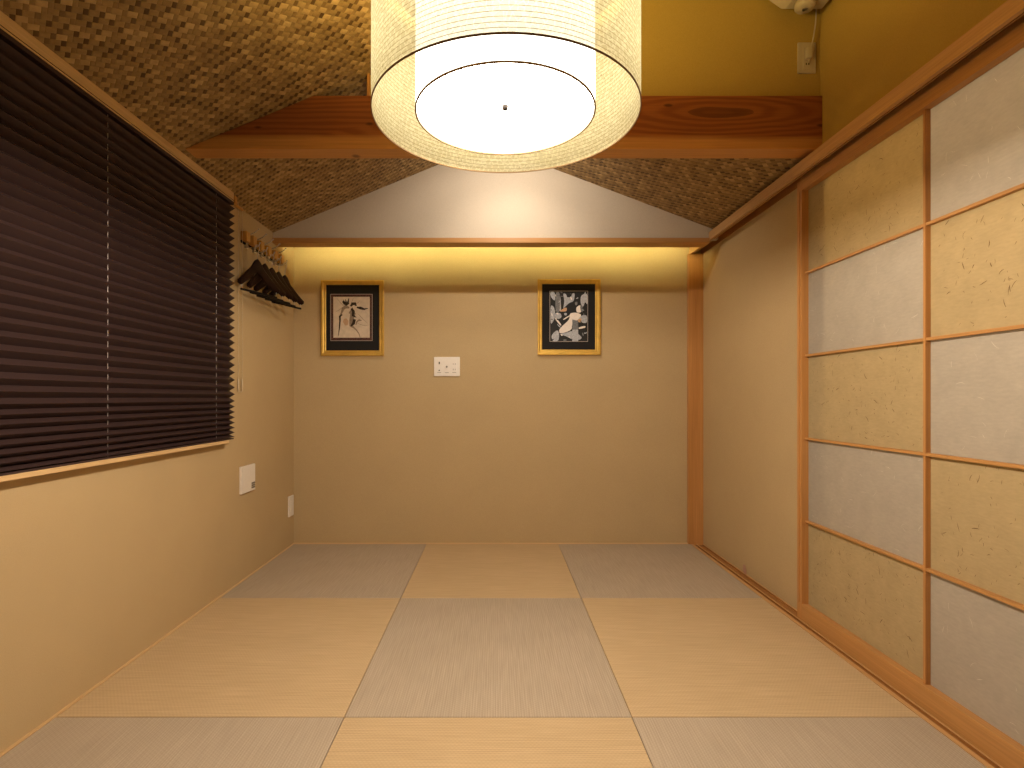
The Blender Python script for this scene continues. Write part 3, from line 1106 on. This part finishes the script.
t = thing('wall_controller', 'white square wall panel with a small dark grille below the coat hangers', 'wall panel', W(XL, .82, -78))
mb = MB(); lbox(mb, .7945, .8395, -77.0, -55.2, 0, .012); build('panel', mb, M['white'], t, bevel=0.002)
mb = MB()
for k in range(3):
    for j in range(2):
        s0 = .8262 + .0060 * j
        z0 = -75.0 + 1.75 * k
        lbox(mb, s0, s0 + .0050, z0, z0 + 1.35, .013, .0146)
build('grille', mb, M['greyp'], t)
t = thing('blank_plate', 'narrow white blank plate low on the left wall near the corner', 'wall plate', W(XL, .99, -118))
mb = MB(); lbox(mb, .9805, 1.0025, -117.4, -97.4, -.002, .008); build('plate', mb, M['white'], t, bevel=0.0025)
mb = MB(); lbox(mb, .9855, .9975, -113.4, -101.4, .004, .0095); build('insert', mb, M['white'], t, bevel=0.0008)

# outlet high on the wall above the beam
t = thing('outlet', 'white power outlet on the plaster wall above the beam', 'outlet', W(193, S_IN, 203))


def obox(mb, x0, x1, y0, y1, d0, d1):
    a = W((x0 - 496) * S_IN, S_IN, (397.6 - y1) * S_IN); b2 = W((x1 - 496) * S_IN, S_IN, (397.6 - y0) * S_IN)
    mb.box((a.x, a.y - d0, a.z), (b2.x, a.y - d1, b2.z))


mb = MB(); obox(mb, 797, 815, 43.5, 74, 0, .008); build('plate', mb, M['ivory'], t, bevel=0.0025)
mb = MB(); obox(mb, 801.6, 810.6, 46.5, 71, .004, .0095); ins = build('insert', mb, M['ivory'], t, bevel=0.0008)
for yy in (56.2, 65.4):
    for xx in (804.4, 807.0):
        mb = MB()
        obox(mb, xx, xx + .9, yy - 1.0, yy + 1.0, .009, .0100)
        build('slot', mb, M['dark'], ins)

# unit high in the corner
t = thing('wall_unit', 'off-white electrical unit with tapered underside, high in the right corner', 'wall unit', W(181, .60, 226))
mb = MB()
a = W(158.5, .588, 250); c = W(201.0, .588, 250)


def ring(xa, xb, sa, sb, z):
    return [W(xa, sa, z), W(xb, sa, z), W(xb, sb, z), W(xa, sb, z)]


lv = [ring(177.5, 199.5, .5900, .6120, 238.0), ring(175.5, 200.5, .5860, .616, 239.4), ring(167.5, 202.5, .5700, .622, 248.5), ring(166.0, 203.0, .5660, S_IN, 253.0),
      ring(166.0, 203.0, .5660, S_IN, 292.0), ring(169.0, 200.0, .572, S_IN, 295.0)]
v = [p for l in lv for p in l]
f = [(3, 2, 1, 0)]
for i in range(len(lv) - 1):
    for k in range(4):
        f.append((4 * i + k, 4 * i + (k + 1) % 4, 4 * i + 4 + (k + 1) % 4, 4 * i + 4 + k))
n = 4 * (len(lv) - 1)
f.append((n, n + 1, n + 2, n + 3))
mb.add(v, f)
body = build('housing', mb, M['ivory'], t, bevel=0.003)
mb = MB()
kc = W(186.0, .602, 233.6)
mb.lathe([(.010, 0.0), (.030, .002), (.036, .010), (.037, .026), (.030, .027), (.024, .012), (.010, .008), (.0005, .008)], kc, 28)
build('collar', mb, M['ivory'], t)
mb = MB()
cp = [W(197.5, .616, 242.0), W(197.6, .6185, 231), W(197.0, .6205, 224), W(196.0, .6215, 218), W(195.0, .6225, 213), W(194.9, .6235, 209.0)]
mb.tube(cp, 0.0028, 8)
cdo = build('power_cord', mb, M['ivory'], t)
mb = MB()
pc = W(194.4, S_IN, 215.6)
mb.box((pc.x - .011, pc.y - .010, pc.z - .030), (pc.x + .011, pc.y - .030, pc.z + .012))
build('plug', mb, M['ivory'], cdo, bevel=0.004)

# ================================================================ COAT RACK AND HANGERS
hook_s = [.807 + .0263 * i for i in range(5)]
blk_s = [.8045, .8270, .8540, .8814, .9088, .9343]
rack = thing('coat_rack', 'coat rack of small wooden blocks and metal double hooks on the left wall', 'coat rack', W(XL, .87, 120))
mb = MB()
ubox(mb, XL, XL + 1.2, .7985, .9400, 124.0, 126.0)
build('back_rail', mb, M['barrel'], rack)
for s in blk_s:
    mb = MB(); ubox(mb, XL, -199.0, s - .0058, s + .0058, 125.4, 133.2)
    b = build('block', mb, M['rack_wood'], rack, bevel=0.0015)
for s in hook_s:
    ss = s + .0075
    mb = MB()
    ubox(mb, XL, XL + 1.4, ss - .0040, ss + .0040, 121.5, 134.0)
    X0 = XL + 1.2
    mb.tube([W(X0 - .3, ss, 132.5), W(X0 + 3.0, ss, 133.0), W(X0 + 6.5, ss, 134.6), W(X0 + 9.5, ss, 137.0)], .0028, 8)
    mb.ball(W(X0 + 9.7, ss, 137.2), .0045, 0, 10, 6)
    mb.tube([W(X0 - .3, ss, 123.5), W(X0 + 2.5, ss - .002, 121.8), W(X0 + 6.0, ss - .004, 121.2), W(X0 + 9.2, s, 121.4), W(X0 + 11.4, s, 122.6), W(X0 + 12.2, s, 124.6)], .0028, 8)
    mb.ball(W(X0 + 12.3, s, 124.9), .0042, 0, 10, 6)
    build('hook', mb, M['metal'], rack)


def make_hanger(name, label, loc):
    """origin: the point of the hook that rests on the rack; arms along local x"""
    t = thing(name, label, 'coat hanger', loc, 'dark wooden coat hangers on the rack')
    o = Vector(loc)
    HW = 21.5 * U
    # shoulder: outline in x-z with varying thickness in y, lofted
    n = 28
    mb = MB()
    v, f = [], []
    zt0 = -12.6 * U
    for i in range(n + 1):
        q = -1 + 2 * i / n
        a = abs(q)
        top = zt0 - HW * (0.80 * a ** 1.15) + .018 * math.exp(-(q / .26) ** 4) - .006
        hgt = .066 * (1 - .52 * a ** 1.2)
        if a > .93:
            hgt *= 1 - .35 * (a - .93) / .07
        th = .0055 + .0085 * a ** 2
        bow = -.014 * a ** 2
        bot = top - hgt - .004 * math.exp(-(q / .18) ** 2)
        x = q * HW
        sec = [(-th, .15), (-th, .85), (-th * .5, 1.0), (th * .5, 1.0), (th, .85), (th, .15), (th * .5, 0), (-th * .5, 0)]
        for dy, k in sec:
            v.append(o + Vector((x, dy + bow, bot + (top - bot) * k)))
    for i in range(n):
        for k in range(8):
            a, b2 = 8 * i + k, 8 * i + (k + 1) % 8
            f.append((a, b2, b2 + 8, a + 8))
    f.append(tuple(range(8)))
    f.append(tuple(range(8 * n, 8 * n + 8))[::-1])
    mb.add(v, f, 0, smooth=True)
    sh = build('shoulder', mb, M['walnut'], t)
    # wire hook
    mb = MB()
    pts = []
    r = .0145
    for k in range(15):
        a = math.radians(200 - k * 245 / 14)
        pts.append(o + Vector((r * math.cos(a) , 0, -r + .0045 + r * math.sin(a))))
    pts += [o + Vector((.004, 0, -.036)), o + Vector((0, 0, -.048)), o + Vector((0, 0, -.066))]
    mb.tube(pts, .0017, 8)
    build('wire_hook', mb, M['metal'], t)
    # trouser bar on two wire stirrups
    zb = -38.5 * U
    mb = MB(); mb.tube([o + Vector((-HW * .93, -.013, zb)), o + Vector((HW * .93, -.013, zb))], .0052, 10)
    bar = build('trouser_bar', mb, M['barrel'], t)
    for sg in (-1, 1):
        mb = MB()
        mb.tube([o + Vector((sg * HW * .90, -.012, zb)), o + Vector((sg * HW * .905, -.014, zb + .02)), o + Vector((sg * HW * .90, -.013, zb + .055))], .0016, 8)
        build('bar_stirrup', mb, M['metal'], bar)
    return t


hl = ['dark wooden coat hanger on the hook nearest the blind', 'second dark wooden coat hanger from the blind',
      'middle dark wooden coat hanger of the five on the rack', 'fourth dark wooden coat hanger from the blind',
      'dark wooden coat hanger on the hook nearest the back wall']
locs = [W(XL + .9 + 10.6, s, 122.5) for s in hook_s]
h0 = make_hanger('coat_hanger', hl[0], locs[0])
angs = [72, 74, 71, 74, 73]
h0.rotation_euler.z = math.radians(angs[0])
for i in range(1, 5):
    r = h0.copy(); COL.objects.link(r)
    r.location = locs[i]
    r.rotation_euler.z = math.radians(angs[i])
    r['label'] = hl[i]
    for ch in list(h0.children):
        c = ch.copy(); COL.objects.link(c); c.parent = r
        for g in list(ch.children):
            d = g.copy(); COL.objects.link(d); d.parent = c

# ================================================================ LIGHT
def area(name, loc, rot, size, energy, col, shape='RECTANGLE', sy=None):
    l = bpy.data.lights.new(name, 'AREA')
    l.shape = shape
    l.size = size
    if sy: l.size_y = sy
    l.energy = energy
    l.color = col
    o = bpy.data.objects.new(name, l)
    COL.objects.link(o)
    o.location = loc
    o.rotation_euler = rot
    return o


bz = W(LX, LS, 101.2).z
for k in range(4):
    # spots added under the diffuser to supply the lamp's downward light
    a = k * math.pi / 2 + .6
    l = bpy.data.lights.new('lamp_down_spot', 'SPOT')
    l.energy = P_DOWN / 4
    l.color = L_COL
    l.spot_size = math.radians(180)
    l.spot_blend = 0.10
    l.shadow_soft_size = 0.004
    o = bpy.data.objects.new('lamp_down_spot', l)
    COL.objects.link(o)
    o.location = (ic.x + .03 * math.cos(a), ic.y + .03 * math.sin(a), bz)
    dr = Vector((math.cos(a) * math.sin(math.radians(4)), math.sin(a) * math.sin(math.radians(4)), -math.cos(math.radians(4))))
    o.rotation_euler = dr.to_track_quat('-Z', 'Y').to_euler()

# spotlight behind the beam, washing the gable panel
sl = W(12, .745, 205)
sp_t = thing('spotlight', 'small spotlight under the ridge behind the beam, aimed at the gable panel', 'spotlight', sl)
d = Vector((.02, math.cos(math.radians(50)), -math.sin(math.radians(50)))).normalized()
q = d.to_track_quat('-Z', 'Y')
mb = MB()
mb.lathe([(.012, .05), (.026, .048), (.028, .04), (.028, -.012), (.0255, -.012), (.0255, .01), (.001, .01)], (0, 0, 0), 24)
mb.v = [q @ v + sl for v in mb.v]
build('housing', mb, M['bronze'], sp_t)
mb = MB(); mb.tube([sl + Vector((0, -.02, .02)), Vector((sl.x, sl.y - .02, ceil_r(12) * U + HC))], .006, 8); build('bracket', mb, M['bronze'], sp_t)
for nm, pw, sz, bl in (('spot_beam', P_SPOT, 98, .85), ('spot_spill', P_SPILL, 160, .6)):
    l = bpy.data.lights.new(nm, 'SPOT')
    l.energy = pw
    l.color = (1.0, 0.86, 0.71)
    l.spot_size = math.radians(sz)
    l.spot_blend = bl
    l.shadow_soft_size = 0.012
    o = bpy.data.objects.new(nm, l)
    COL.objects.link(o)
    o.location = sl + d * .016
    o.rotation_euler = q.to_euler()

area('hall_light', W(270, .35, 158), (0, 0, 0), 0.5, 55.0, (1.0, 0.92, 0.78), 'RECTANGLE', 2.0)

wd = bpy.data.worlds.new('World')
SC.world = wd
wd.use_nodes = True
wd.node_tree.nodes['Background'].inputs[0].default_value = (0.02, 0.018, 0.02, 1)
wd.node_tree.nodes['Background'].inputs[1].default_value = 0.3

# ================================================================ CAMERA
cam = bpy.data.cameras.new('Camera')
co = bpy.data.objects.new('Camera', cam)
COL.objects.link(co)
co.location = (0, 0, HC)
co.rotation_euler = (math.radians(90), 0, 0)
cam.sensor_fit = 'HORIZONTAL'
cam.sensor_width = 36.0
cam.lens = 36.0 * F / 1024.0
cam.shift_x = (512.0 - 496.0) / 1024.0
cam.shift_y = (397.6 - 384.0) / 1024.0
cam.clip_start = 0.02
SC.camera = co

for o in bpy.data.objects:
    if '_o' in o:
        del o['_o']

SC.view_settings.view_transform = 'Standard'
SC.view_settings.look = 'None'
SC.view_settings.gamma = 1.0
SC.view_settings.use_curve_mapping = False
SC.view_settings.exposure = 0.0
try:
    SC.cycles.use_denoising = True
    SC.cycles.max_bounces = 10
    SC.cycles.diffuse_bounces = 6
    SC.cycles.transmission_bounces = 6
    SC.cycles.sample_clamp_indirect = 6.0
except Exception:
    pass
